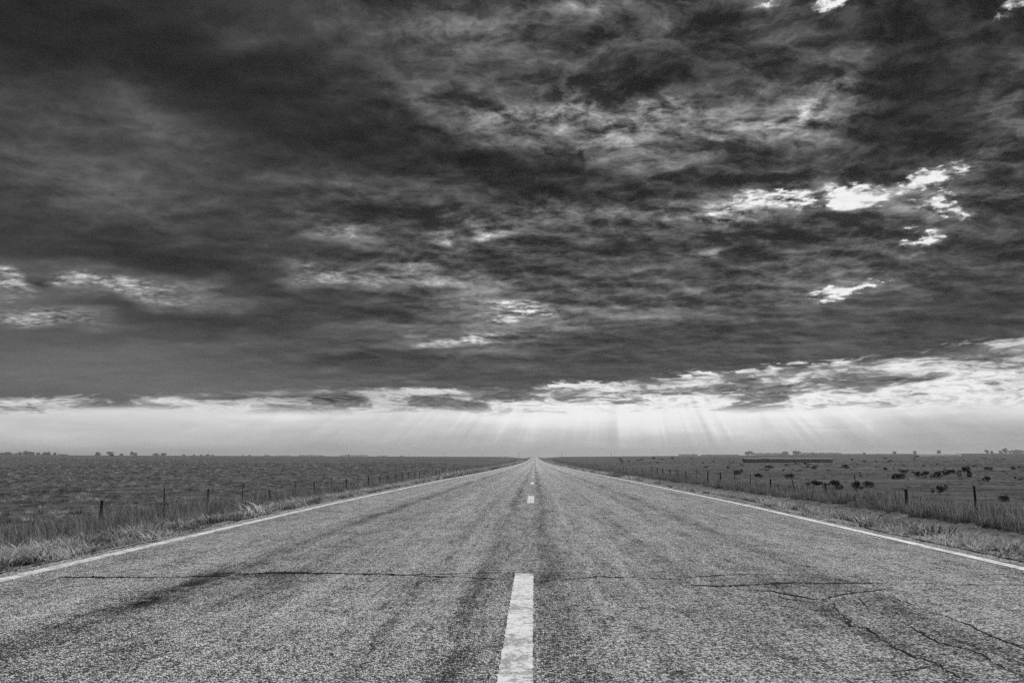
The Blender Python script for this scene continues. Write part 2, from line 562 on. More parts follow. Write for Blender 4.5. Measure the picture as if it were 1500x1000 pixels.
# ------------------------------------------------------------------ materials of the ground
def m_ground(N, b):
    p = pos(N)
    x, y, z = N.sep(p)
    a = N.m('ABSOLUTE', x)
    big = N.noise(N.v('MULTIPLY', p, (.35, 1.0, 0)), .035, 5.0, .6)
    mid = N.noise(N.v('MULTIPLY', p, (.8, 1.0, 0)), .28, 7.0, .74)
    fine = N.noise(p, 3.5, 6.0, .72)
    tiny = N.noise(p, 38.0, 4.0, .7)
    streak = N.noise(N.v('MULTIPLY', p, (.02, .55, 0)), 1.0, 4.0, .6)
    t = N.add(.088, N.mul(N.sub(big, .5), .14), N.mul(N.sub(mid, .5), .22), N.mul(N.sub(fine, .5), .26), N.mul(N.sub(tiny, .5), .05))
    t = N.add(t, N.mul(N.sub(streak, .5), N.rng(x, 15.0, 30.0), .13), N.mul(gauss(N, x, 11.2, 1.6), .05))
    # pale dry patches
    t = N.add(t, N.mul(N.rng(mid, .60, .76), N.rng(big, .40, .60), .16))
    t = N.add(t, N.mul(N.rng(fine, .62, .74), .10))
    # grit beside the asphalt
    gn = N.noise(p, 1.6, 5.0, .65)
    grit = N.rng(N.add(a, N.mul(N.sub(gn, .5), 1.1)), 5.2, 4.35)
    peb = N.new('ShaderNodeTexVoronoi')
    N.put(peb.inputs['Vector'], p)
    peb.inputs['Scale'].default_value = 60.0
    pb = N.sep(peb.outputs['Color'])[0]
    g = N.add(.17, N.mul(pb, .20), N.mul(N.sub(gn, .5), .20))
    col = N.m('MAXIMUM', N.mix(grit, t, g), .012)
    bump(N, b, N.add(N.mul(fine, 1.0), N.mul(tiny, .35), N.mul(mid, 1.2)), .9, .10)
    return col


M_ground = material('grassland', m_ground, .95, .0)

# stains of the carriageway: lateral position, half width, strength, phase
BANDS = [(-2.26, .12, -.55, 0.), (-.36, .07, -.50, 3.), (.11, .10, -.52, 7.), (2.03, .12, -.45, 11.), (-1.75, .10, -.22, 15.),
         (1.35, .25, .16, 19.), (-1.05, .30, .16, 23.), (2.85, .28, .16, 27.), (-3.05, .25, .14, 31.), (.62, .18, .18, 35.), (3.30, .12, -.20, 39.),
         (1.05, .05, -.28, 43.), (-.75, .05, -.28, 47.), (-1.4, .05, .30, 51.), (-2.7, .07, .28, 55.), (.42, .05, .34, 59.), (1.6, .06, -.25, 63.), (2.45, .06, .28, 67.), (-.55, .05, .26, 71.), (-1.95, .05, -.3, 75.)]
PATCHES = [(30, 938, .11, .4, -.30), (120, 905, .11, .5, -.30), (220, 876, .12, .6, -.30), (330, 842, .15, .6, -.26), (378, 841, .40, .25, -.40), (300, 860, .25, .3, -.18), (1165, 853, .45, .28, -.42), (1245, 893, .35, .5, -.25), (1330, 925, .5, .6, -.22), (880, 842, .45, .35, -.28),
           (790, 850, .4, .2, -.10), (650, 850, .6, .35, -.20), (640, 975, .2, .3, -.35), (1370, 960, .35, .4, -.18), (250, 880, .3, .4, -.25), (1040, 900, .4, .6, -.12), (430, 880, .35, .5, .10), (900, 930, .5, .5, .10),
           (1450, 890, .4, .5, .18), (200, 920, .5, .5, .14)]


def m_asphalt(N, b):
    p = pos(N)
    x, y, z = N.sep(p)
    wander = N.mul(N.sub(N.noise(N.comb(0.0, N.mul(y, .16), 0.0), 1.0, 3.0, .6), .5), .5)
    xw = N.add(x, wander)
    drift = N.noise(N.v('MULTIPLY', p, (1.6, .10, 0)), 1.0, 5.0, .62)
    patch = N.noise(p, .55, 5.0, .6)
    blot = N.noise(p, 2.6, 5.0, .65)
    stain = None
    for (c, w, amp, ph) in BANDS:
        mod = N.noise(N.comb(ph, N.mul(y, .13), ph), 1.0, 4.0, .7)
        g = N.mul(gauss(N, xw, c, w), N.rng(mod, .36, .60, .45, 1.05), amp)
        stain = g if stain is None else N.add(stain, g)
    for (px, py, wx, wy, amp) in PATCHES:
        gx, gy = flat_at(px, py)
        stain = N.add(stain, N.mul(gauss(N, xw, gx, wx), gauss(N, y, gy, wy), N.rng(blot, .35, .62, .15, 1.3), amp))
    # stone chippings in the binder
    v1 = N.new('ShaderNodeTexVoronoi')
    N.put(v1.inputs['Vector'], N.v('MULTIPLY', p, (1.0, 1.0, 0.0)))
    v1.inputs['Scale'].default_value = 100.0
    v1.inputs['Randomness'].default_value = 1.0
    c1 = N.sep(v1.outputs['Color'])[0]
    d1 = v1.outputs['Distance']
    g1 = N.noise(p, 52.0, 4.0, .75)
    g2 = N.noise(p, 9.0, 5.0, .7)
    g3 = N.noise(N.v('MULTIPLY', p, (1.0, .45, 0.0)), 3.2, 5.0, .68)
    g4 = N.noise(N.v('MULTIPLY', p, (30.0, 2.2, 0.0)), 1.0, 4.0, .7)
    g5 = N.noise(N.v('MULTIPLY', p, (13.0, .5, 0.0)), 1.0, 4.0, .65)
    chips = N.mul(N.add(.22, N.mul(N.m('POWER', c1, 2.0), 2.2)), N.rng(d1, .62, .28, .22, 1.0))
    tone = N.add(1.0, stain, N.mul(N.sub(drift, .5), .95), N.mul(N.sub(patch, .5), .45), N.mul(N.sub(blot, .5), .30))
    tone = N.mul(N.m('MAXIMUM', tone, .12), N.add(1.0, N.mul(N.sub(g1, .5), 3.9), N.mul(N.sub(g2, .5), 2.2), N.mul(N.sub(g3, .5), 1.7), N.mul(N.sub(g4, .5), 1.8), N.mul(N.sub(g5, .5), 1.3)))
    col = N.m('MINIMUM', N.m('MAXIMUM', N.mul(tone, chips, .84), .008), .90)
    bump(N, b, N.add(N.mul(N.rng(d1, .6, .1), 1.0), N.mul(g1, 1.6), N.mul(g2, 2.2)), .9, .014)
    return col


M_asphalt = material('asphalt', m_asphalt, .85, .04)


def m_paint(level, wear):
    def f(N, b):
        p = pos(N)
        n1 = N.noise(p, 30.0, 5.0, .75)
        n2 = N.noise(p, 5.0, 5.0, .65)
        n3 = N.noise(p, 150.0, 2.0, .6)
        worn = N.rng(N.add(n1, N.mul(N.sub(n2, .5), .7), N.mul(N.sub(n3, .5), .5)), wear + .10, wear - .06)
        c = N.add(level, N.mul(N.sub(n2, .5), .30), N.mul(N.sub(n1, .5), .25))
        bump(N, b, N.add(n1, n3), .5, .006)
        return N.mix(worn, c, N.add(.12, N.mul(n3, .25)))
    return f


M_paint = material('road_paint', m_paint(.60, .43), .7, .3)
M_paint_worn = material('worn_road_paint', m_paint(.52, .62), .8, .2)
M_tar = material('crack_filler', lambda N, b: N.add(.012, N.mul(N.noise(pos(N), 40.0, 4.0, .7), .02)), .9, .02)

# ------------------------------------------------------------------ ground sheet
def build_ground():
    ys = np.concatenate([[-400, -150, -60, -25], np.linspace(-12, 40, 90), np.geomspace(40.8, 1600, 190), np.geomspace(1700, 11800, 26)])
    half = np.concatenate([np.linspace(0, 3.98, 4), [4.02, 4.3, 4.6], np.linspace(5, 20, 26), np.geomspace(21, 11800, 110)])
    xs = np.concatenate([-half[:0:-1], half])
    X, Y = np.meshgrid(xs, ys)
    Z = elev(X, Y)
    v = np.stack([X, Y, Z], -1).reshape(-1, 3)
    n, m = len(ys), len(xs)
    idx = np.arange(n * m).reshape(n, m)
    f = np.stack([idx[:-1, :-1], idx[:-1, 1:], idx[1:, 1:], idx[1:, :-1]], -1).reshape(-1, 4)
    me = make_mesh('ground', v, f, True)
    o = mesh_obj('ground', me, M_ground)
    tag(o, 'dark open grassland either side of the straight road', 'ground', kind='structure')


build_ground()


# ------------------------------------------------------------------ road
def strip(name, x_l, x_r, ys, lift, mat, parent, ragged=0.0, skirt=0.0):
    ys = np.asarray(ys, float)
    z = road_z(ys) + lift
    n = len(ys)
    jl = rng.normal(0, ragged, n)
    jr = rng.normal(0, ragged, n)
    cols = [np.stack([np.full(n, x_l) + jl, ys, z], -1), np.stack([np.full(n, x_r) + jr, ys, z], -1)]
    if skirt:
        cols = [cols[0] + (-.03, 0, -skirt), cols[0], cols[1], cols[1] + (.03, 0, -skirt)]
    else:
        cols = [cols[0] + (0, 0, -lift * .9), cols[0], cols[1], cols[1] + (0, 0, -lift * .9)]
    v = np.concatenate(cols)
    f = []
    for c in range(3):
        for i in range(n - 1):
            f.append((c * n + i, (c + 1) * n + i, (c + 1) * n + i + 1, c * n + i + 1))
    return mesh_obj(name, make_mesh(name, v, f), mat, parent)


def build_road():
    ys = np.concatenate([np.arange(-150, 0, 3.0), np.arange(0, 40, .22), np.arange(40, 120, 1.2), np.arange(120, 1600, 12)])
    road = strip('road', -3.93, 3.96, ys, 0.0, M_asphalt, None, .018, .12)
    tag(road, 'straight two lane asphalt road running to the horizon', 'road', kind='structure')
    strip('edge_line', -3.735, -3.622, ys, .004, M_paint, road, .0025)
    strip('edge_line', 3.648, 3.752, ys, .004, M_paint, road, .0025)
    # broken centre line
    L = 3.05
    w = .135
    n = 110
    yy = np.linspace(-L / 2, L / 2, n)
    jl, jr = rng.normal(0, .0022, n), rng.normal(0, .0022, n)
    v = ([(-w / 2 + a, y, .004) for a, y in zip(jl, yy)] + [(w / 2 + a, y, .004) for a, y in zip(jr, yy)]
         + [(-w / 2 + a, y, .0005) for a, y in zip(jl, yy)] + [(w / 2 + a, y, .0005) for a, y in zip(jr, yy)])
    f = []
    for i in range(n - 1):
        f += [(i, n + i, n + i + 1, i + 1), (2 * n + i, i, i + 1, 2 * n + i + 1), (n + i, 3 * n + i, 3 * n + i + 1, n + i + 1)]
    f += [(0, 2 * n, 3 * n, n), (n - 1, 2 * n - 1, 4 * n - 1, 3 * n - 1)]
    me = make_mesh('lane_dash', v, f)
    for k in range(-3, 62):
        yc = 6.12 - L / 2 + 12.19 * k
        slope = float(road_z(yc + 1.5) - road_z(yc - 1.5)) / 3.0
        d = mesh_obj('lane_dash', me, M_paint, road, (-.078, yc, float(road_z(yc)) + .001))
        d.rotation_euler = (math.atan(slope), 0, 0)
    V, F = [], []
    for i in range(150):
        cx, cy = rng.normal(-.085, .055), rng.normal(12.3, .42)
        q = len(V)
        m = 6
        for k in range(m):
            aa = k * 2 * math.pi / m
            rr = rng.uniform(.010, .034)
            V.append((cx + rr * math.cos(aa), cy + 1.8 * rr * math.sin(aa), .0022 + i * 4e-6))
        F.append(tuple(range(q, q + m)))
    d = mesh_obj('worn_dash', make_mesh('worn_dash', V, F), M_paint_worn, road)
    d['label'] = 'faded remnant of an older centre dash'
    return road


ROAD = build_road()

CRACKS = [
    (.060, [(85, 845), (150, 845.5), (250, 845), (330, 843), (365, 840.5), (420, 839), (500, 839.5), (560, 841), (620, 843), (690, 845), (750, 848.5)]),
    (.030, [(560, 843), (640, 841), (700, 838.5), (752, 838)]),
    (.038, [(782, 851), (830, 849), (880, 844.5), (940, 846), (1000, 848.5)]),
    (.050, [(1000, 857), (1060, 858), (1120, 856), (1180, 853.5), (1260, 854), (1310, 854)]),
    (.018, [(1000, 846), (1080, 842.5), (1150, 842), (1220, 848), (1262, 853)]),
    (0.0130, [(1140, 870), (1150, 877), (1220, 885), (1242, 905), (1250, 916), (1285, 922), (1300, 938), (1320, 948), (1350, 962), (1380, 972), (1410, 990), (1436, 1004)]),
    (0.0108, [(1230, 865), (1265, 875), (1280, 888), (1320, 908), (1350, 922), (1390, 940), (1440, 955), (1470, 975), (1510, 996)]),
    (0.0130, [(1200, 878), (1240, 871), (1310, 862)]),
    (.026, [(1310, 854), (1375, 855), (1400, 858), (1450, 857), (1510, 856)]),
    (.014, [(1410, 847), (1445, 842), (1480, 840), (1500, 839)]),
    (0.021, [(1060, 862), (1130, 866), (1210, 880)]),
    (0.0086, [(1280, 868), (1330, 885), (1370, 898), (1410, 912), (1460, 935), (1510, 952)]),
    (.030, [(692, 709), (720, 708.6), (775, 708.2)]),
    (.030, [(790, 708.3), (830, 709), (873, 709.4), (900, 710.5)]),
    (.014, [(1166, 826), (1190, 830), (1215, 831)]),
    (.012, [(1050, 815), (1072, 823), (1095, 832)]),
    (.020, [(800, 738), (812, 740), (830, 741)]),
    (.020, [(60, 838), (30, 842), (0, 844), (-40, 846)]),
]


def build_cracks():
    edge = [(.045, [(3.855, y) for y in range(3, 60, 3)]), (.030, [(-3.84, y) for y in range(3, 60, 3)])]
    runs = [(w, [flat_at(*p) for p in c]) for w, c in CRACKS] + edge
    for w, c in CRACKS[5:8] + CRACKS[10:12]:              # fine branches off the alligatored corner
        pts = np.array([flat_at(*p) for p in c])
        for _ in range(7):
            i = rng.integers(0, len(pts) - 1)
            q = pts[i] + (pts[i + 1] - pts[i]) * rng.uniform()
            a = rng.uniform(0, 6.283)
            br = [tuple(q)]
            for _k in range(rng.integers(3, 6)):
                a += rng.normal(0, .5)
                q = q + np.array([math.cos(a), math.sin(a)]) * rng.uniform(.06, .16)
                br.append(tuple(q))
            runs.append((rng.uniform(.003, .007), br))
    for w, pts in runs:
        g = np.array(pts)
        seg = np.linalg.norm(np.diff(g, axis=0), axis=1)
        s = np.concatenate([[0], np.cumsum(seg)])
        n = max(8, int(s[-1] / .022))
        t = np.linspace(0, s[-1], n)
        P = np.stack([np.interp(t, s, g[:, 0]), np.interp(t, s, g[:, 1])], -1)
        jit = np.cumsum(rng.normal(0, .005, (n, 2)), axis=0)
        jit -= np.linspace(0, 1, n)[:, None] * jit[-1]
        P = P + jit * .9 + rng.normal(0, .0025, (n, 2))
        T = np.gradient(P, axis=0)
        T /= np.linalg.norm(T, axis=1)[:, None] + 1e-9
        Nn = np.stack([-T[:, 1], T[:, 0]], -1)
        slow = np.abs(np.convolve(rng.normal(0, 1, n + 24), np.ones(25) / 5.0, 'valid'))
        fast = rng.uniform(.35, 1.25, n)
        env = np.clip(.20 + .75 * slow, .06, 1.5) * fast
        env *= np.minimum(1, np.minimum(t, s[-1] - t) / .15 + .1)
        hw = (w / 2) * env
        off = (w / 2) * rng.normal(0, .35, n)[:, None] * Nn
        a, c = P + Nn * hw[:, None] + off, P - Nn * hw[:, None] + off
        v = [(x, y, float(road_z(y)) + .0022) for x, y in a] + [(x, y, float(road_z(y)) + .0022) for x, y in c]
        f = [(i, n + i, n + i + 1, i + 1) for i in range(n - 1) if env[i] > .16 or i % 3]
        # crumbled lips: grains missing beside the crack
        for i in range(0, n, 2):
            for _ in range(2):
                o = P[i] + Nn[i] * rng.normal(0, .55) * max(w, .012) + T[i] * rng.uniform(-.02, .02)
                r = rng.uniform(.15, .5) * min(max(w * slow[i], .004), .024)
                q = len(v)
                z = float(road_z(o[1])) + .0024 + rng.uniform(0, .0003)
                for k in range(5):
                    aa = k * 1.2566 + rng.uniform(-.3, .3)
                    rr = r * rng.uniform(.6, 1.3)
                    v.append((o[0] + rr * math.cos(aa), o[1] + rr * math.sin(aa), z))
                f.append(tuple(range(q, q + 5)))
        mesh_obj('crack', make_mesh('crack', v, f), M_tar, ROAD)


build_cracks()

# ------------------------------------------------------------------ haze in the air
def build_haze():
    bm = bmesh.new()
    bmesh.ops.create_cube(bm, size=1.0)
    me = bpy.data.meshes.new('haze')
    bm.to_mesh(me)
    bm.free()
    m = bpy.data.materials.new('haze')
    m.use_nodes = True
    nt = m.node_tree
    nt.nodes.clear()
    out = nt.nodes.new('ShaderNodeOutputMaterial')
    v = nt.nodes.new('ShaderNodeVolumePrincipled')
    v.inputs['Color'].default_value = (.8, .8, .8, 1)
    v.inputs['Density'].default_value = 1.8e-4
    v.inputs['Anisotropy'].default_value = 0.2
    nt.links.new(v.outputs[0], out.inputs['Volume'])
    o = mesh_obj('haze', me, m)
    zmin, zmax = -60.0, 34.0
    o.scale = (24400, 13600, zmax - zmin)
    o.location = (0, 6000, (zmin + zmax) / 2)
    tag(o, 'thin pale haze over the plain towards the horizon', 'haze', kind='stuff')


build_haze()

# ------------------------------------------------------------------ plants: materials
def m_blade(lo, hi, power=1.4):
    def f(N, b):
        r = N.new('ShaderNodeObjectInfo').outputs['Random']
        g = N.new('ShaderNodeTexCoord').outputs['Object']
        n = N.noise(g, 30.0, 3.0, .7)
        return N.m('MAXIMUM', N.add(lo, N.mul(N.m('POWER', r, power), hi - lo), N.mul(N.sub(n, .5), (hi - lo) * 1.8)), lo * .5)
    return f


M_verge = material('verge_blades', m_blade(.08, .62, 1.6), .7, .08, .4)
M_tall = material('tall_blades', m_blade(.03, .26, 2.0), .8, .05, .35)
M_stalk = material('dry_stalks', m_blade(.34, .62), .8, .05, .35)
M_field = material('field_blades', m_blade(.065, .60, 3.2), .85, .05, .3)
M_leaf = material('shrub_leaves', m_blade(.018, .05), .85, .04, .2)
M_tree = material('tree_leaves', m_blade(.03, .07), .85, .1, .2)
M_bark = material('bark', lambda N, b: N.add(.05, N.mul(N.noise(pos(N), 6.0, 4.0, .7), .08)), .95, .1)


def blades(n, h, spread, width, lean, seed, heads=0.0, seg=3):
    """A tuft: n curved tapering blades; a share of them are stalks with a seed head (material 1)."""
    g = np.random.default_rng(seed)
    V, F, M = [], [], []
    for i in range(n):
        a = g.uniform(0, 2 * math.pi)
        rr = spread * math.sqrt(g.uniform())
        b0 = np.array([math.cos(a) * rr, math.sin(a) * rr, -.02])
        da = a + g.normal(0, .7)
        out = np.array([math.cos(da), math.sin(da), 0])
        side = np.array([-math.sin(da), math.cos(da), 0])
        stalk = g.uniform() < heads
        hh = h * g.uniform(.45, 1.1) * (1.25 if stalk else 1)
        ln = lean * g.uniform(.3, 1.3) * (.4 if stalk else 1) * hh
        w = width * g.uniform(.6, 1.3) * (.5 if stalk else 1)
        base = len(V)
        for k in range(seg + 1):
            t = k / seg
            c = b0 + out * (ln * t ** 1.8) + np.array([0, 0, hh * (t - .22 * lean * t ** 2.5)])
            ww = w * (1 - t) ** .7 if k < seg else 0
            if stalk:
                ww = w * .6 if t < .6 else w * 1.7 * (1 - t) + .0005
            if k < seg:
                V += [c - side * ww, c + side * ww]
            else:
                V.append(c)
        for k in range(seg - 1):
            q = base + 2 * k
            F.append((q, q + 1, q + 3, q + 2))
            M.append(1 if stalk else 0)
        q = base + 2 * (seg - 1)
        F.append((q, q + 1, q + 2))
        M.append(1 if stalk else 0)
    return V, F, M


def tuft_collection(name, mats, specs):
    c = bpy.data.collections.new(name)
    for i, sp in enumerate(specs):
        V, F, M = blades(*sp)
        me = make_mesh(name, V, F, False, M)
        for m in mats:
            me.materials.append(m)
        c.objects.link(bpy.data.objects.new(f'{name}_{i}', me))
    return c


VERGE = tuft_collection('verge_tuft', [M_verge, M_stalk], [(34, .13, .11, .008, 1.3, 1, .03), (38, .17, .13, .0095, 1.1, 2, .05), (26, .10, .12, .011, 1.7, 3), (40, .22, .15, .0085, .9, 4, .08)])
TALL = tuft_collection('tall_tuft', [M_tall, M_stalk], [(46, .55, .20, .007, .95, 11, .14), (52, .60, .28, .007, 1.0, 12, .20), (40, .36, .30, .009, 1.4, 13, .06), (36, .85, .24, .007, .55, 14, .35)])
FIELD = tuft_collection('field_tuft', [M_field, M_stalk], [(40, .20, .30, .012, 1.0, 21, .05), (46, .28, .36, .012, .9, 22, .05), (34, .14, .34, .014, 1.3, 23, .02), (44, .34, .30, .011, .8, 24, .12)])


def scatter(name, coll, pts, rot, scl, idx, label, cat):
    """One object of stuff: instances of the collection's tufts on the given points."""
    n = len(pts)
    me = bpy.data.meshes.new(name)
    me.vertices.add(n)
    me.vertices.foreach_set('co', np.asarray(pts, np.float32).ravel())
    for an, at, val in (('turn', 'FLOAT', rot), ('size', 'FLOAT', scl), ('pick', 'INT', idx)):
        a = me.attributes.new(an, at, 'POINT')
        a.data.foreach_set('value', np.asarray(val, np.int32 if at == 'INT' else np.float32))
    o = bpy.data.objects.new(name, me)
    COL.objects.link(o)
    t = bpy.data.node_groups.new(name, 'GeometryNodeTree')
    t.interface.new_socket('Geometry', in_out='INPUT', socket_type='NodeSocketGeometry')
    t.interface.new_socket('Geometry', in_out='OUTPUT', socket_type='NodeSocketGeometry')
    gi, go = t.nodes.new('NodeGroupInput'), t.nodes.new('NodeGroupOutput')
    ci = t.nodes.new('GeometryNodeCollectionInfo')
    ci.inputs['Collection'].default_value = coll
    ci.inputs['Separate Children'].default_value = True
    ci.inputs['Reset Children'].default_value = True
    ip = t.nodes.new('GeometryNodeInstanceOnPoints')
    ip.inputs['Pick Instance'].default_value = True

    def attr(nm, dt):
        k = t.nodes.new('GeometryNodeInputNamedAttribute')
        k.data_type = dt
        k.inputs['Name'].default_value = nm
        return k.outputs['Attribute']
    cx = t.nodes.new('ShaderNodeCombineXYZ')
    t.links.new(attr('turn', 'FLOAT'), cx.inputs[2])
    t.links.new(gi.outputs[0], ip.inputs['Points'])
    t.links.new(ci.outputs[0], ip.inputs['Instance'])
    t.links.new(attr('pick', 'INT'), ip.inputs['Instance Index'])
    t.links.new(cx.outputs[0], ip.inputs['Rotation'])
    t.links.new(attr('size', 'FLOAT'), ip.inputs['Scale'])
    t.links.new(ip.outputs[0], go.inputs[0])
    md = o.modifiers.new('tufts', 'NODES')
    md.node_group = t
    return tag(o, label, cat, kind='stuff')


def spots(n, y0, y1, x0, x1, power=1.0, clump=.0, seed=0):
    """Points over a strip of ground, denser close by (density ~ 1 / y**power)."""
    g = np.random.default_rng(seed)
    m = int(n * 1.0)
    u = g.uniform(size=m)
    if abs(power - 1) < 1e-6:
        y = y0 * (y1 / y0) ** u
    else:
        q = 1 - power
        y = (y0 ** q + u * (y1 ** q - y0 ** q)) ** (1 / q)
    x = g.uniform(x0, x1, m)
    if clump:
        k = .75 * vnoise(x * .9, y * .9, 3) + .75 * vnoise(x * .16, y * .16, 8) + g.normal(0, .4, m)
        keep = k > clump
        x, y = x[keep], y[keep]
    z = elev(x, y)
    return np.stack([x, y, z], -1), g


def grow(name, coll, parts, label, cat, size=(.7, 1.3)):
    P, Sx, Rz, Ix = [], [], [], []
    for (n, y0, y1, x0, x1, power, clump, mul, grow_far) in parts:
        p, g = spots(n, y0, y1, x0, x1, power, clump, len(P) + int(abs(x0 * 10)) + n)
        P.append(p)
        mul = mul * (.72 + .30 * np.clip(1 + .9 * vnoise(p[:, 0] * .5, p[:, 1] * .35, 5) + .5 * vnoise(p[:, 0] * 1.6, p[:, 1] * 1.4, 6), 0, 2.4))
        far = 1 + grow_far * np.clip(p[:, 1] / 60.0, 0, 6)
        Sx.append(g.uniform(size[0], size[1], len(p)) * mul * far)
        Rz.append(g.uniform(0, 6.283, len(p)))
        Ix.append(g.integers(0, 4, len(p)))
    return scatter(name, coll, np.concatenate(P), np.concatenate(Rz), np.concatenate(Sx), np.concatenate(Ix), label, cat)


grow('verge_grass', VERGE, [
    (12000, 3.0, 40, -6.3, -4.5, 1.0, -.15, .85, 0), (7000, 3.0, 60, -8.0, -5.8, .8, -.6, 1.1, 0), (900, 3.0, 30, -4.5, -4.05, 1.0, .3, .55, 0),
    (7000, 40, 420, -6.5, -4.4, 1.1, -.6, 1.2, .35), (5000, 40, 300, -9, -6.2, 1.0, -.6, 1.2, .35),
    (10000, 4.0, 40, 4.85, 7.4, 1.0, .0, .85, 0), (6500, 5.0, 60, 6.6, 9.8, .8, -.35, 1.05, 0), (700, 4.0, 30, 4.1, 4.8, 1.0, .4, .55, 0),
    (7000, 40, 420, 4.7, 8.5, 1.1, -.4, 1.1, .35), (2600, 8, 120, 8.5, 13.2, .8, .0, .45, .1)],
    'leafy pale grass tufts growing along the asphalt edges', 'grass')
grow('ditch_grass', TALL, [
    (6000, 12, 140, 13.0, 17.4, .7, -.2, .68, 0), (4000, 90, 500, 12.8, 17.5, 1.0, -.8, .75, .1),
    (1800, 12, 90, 16.5, 20.0, .8, .2, .55, 0),
    (6000, 10, 120, -12.0, -8.2, .8, -.5, .45, 0), (6500, 14, 160, -16.5, -11.8, .8, -.3, .80, 0), (3000, 90, 500, -14, -8.5, 1.0, -.6, .8, .1)],
    'tall dark ditch grass with pale seed stalks below the fences', 'grass')
grow('field_grass', FIELD, [
    (2500, 4, 30, -45, -13, .3, -.35, .9, .1), (1500, 4, 30, 17, 45, .3, .0, .7, .1),
    (44000, 18, 320, -160, -13, .55, -.5, .72, .07), (12000, 60, 520, -420, -60, .5, -.2, .9, .08),
    (18000, 22, 320, 17, 170, .55, -.1, .55, .07), (7000, 80, 520, 60, 420, .5, .0, .8, .08)],
    'short dark pasture grass over the open fields', 'grass')


def pebbles():
    c = bpy.data.collections.new('pebble')
    for i in range(4):
        g = np.random.default_rng(50 + i)
        bm = bmesh.new()
        bmesh.ops.create_icosphere(bm, subdivisions=1, radius=1.0)
        for v in bm.verts:
            v.co *= g.uniform(.7, 1.2)
            v.co.z *= .6
        me = bpy.data.meshes.new('pebble')
        bm.to_mesh(me)
        bm.free()
        me.materials.append(M_stone)
        c.objects.link(bpy.data.objects.new(f'pebble_{i}', me))
    P = []
    for (n, x0, x1, s) in ((2600, -4.7, -3.95, 3), (3200, 3.97, 5.0, 4)):
        p, g = spots(n, 3.0, 45, x0, x1, 1.0, 0, s)
        P.append(p)
    P = np.concatenate(P)
    g = np.random.default_rng(5)
    n = len(P)
    scatter('gravel', c, P, g.uniform(0, 6, n), g.uniform(.004, .015, n), g.integers(0, 4, n), 'loose pale gravel scattered along the crumbling asphalt edges', 'gravel')


M_stone = material('loose_stone', m_blade(.12, .34), .9, .2)
pebbles()


# ------------------------------------------------------------------ wire fences
M_wood = material('fence_wood', lambda N, b: N.add(.035, N.mul(N.noise(N.v('MULTIPLY', pos(N), (1, 1, .15)), 60.0, 4.0, .7), .05)), .9, .15)
M_steel = material('fence_steel', lambda N, b: N.add(.03, N.mul(N.noise(pos(N), 30.0, 3.0, .6), .03)), .7, .3)
M_wire = material('fence_wire', lambda N, b: N.add(.03, N.mul(N.noise(pos(N), 10.0, 2.0, .5), .03)), .8, .2)


def wood_post(h, r, seed):
    g = np.random.default_rng(seed)
    rings, seg = 7, 9
    V, F = [], []
    ang = np.linspace(0, 2 * math.pi, seg, endpoint=False)
    prof = 1 + g.normal(0, .06, seg)
    for k in range(rings):
        t = k / (rings - 1)
        z = -.35 + t * (h + .35)
        rr = r * (1.08 - .12 * t) * prof * (1 + g.normal(0, .02, seg))
        tilt = .03 * r * np.cos(ang) * 8 if k == rings - 1 else 0
        V += [(rr[i] * math.cos(a), rr[i] * math.sin(a), z + (tilt[i] if k == rings - 1 else 0)) for i, a in enumerate(ang)]
    V.append((0, 0, h - .01))
    for k in range(rings - 1):
        for i in range(seg):
            j = (i + 1) % seg
            F.append((k * seg + i, k * seg + j, (k + 1) * seg + j, (k + 1) * seg + i))
    top = (rings - 1) * seg
    F += [(top + i, top + (i + 1) % seg, len(V) - 1) for i in range(seg)]
    return make_mesh('wood_post', V, F)


def steel_post(h):
    """Studded T-section steel post."""
    V, F = [], []

    def box(x0, x1, y0, y1, z0, z1):
        b = len(V)
        V.extend([(x, y, z) for z in (z0, z1) for y in (y0, y1) for x in (x0, x1)])
        F.extend([tuple(b + i for i in q) for q in ((0, 2, 3, 1), (4, 5, 7, 6), (0, 1, 5, 4), (2, 6, 7, 3), (0, 4, 6, 2), (1, 3, 7, 5))])
    box(-.022, .022, -.004, .004, -.4, h)
    box(-.004, .004, .0042, .036, -.4, h - .002)
    for k in range(9):
        z = .15 + k * (h - .2) / 8
        box(-.008, .008, -.012, -.0042, z, z + .02)
    return make_mesh('steel_post', V, F)


WOODS = [wood_post(1.12, .055, 1), wood_post(1.02, .052, 2), wood_post(1.06, .042, 3), wood_post(.80, .058, 4)]
STEEL = [steel_post(1.30), steel_post(1.22)]


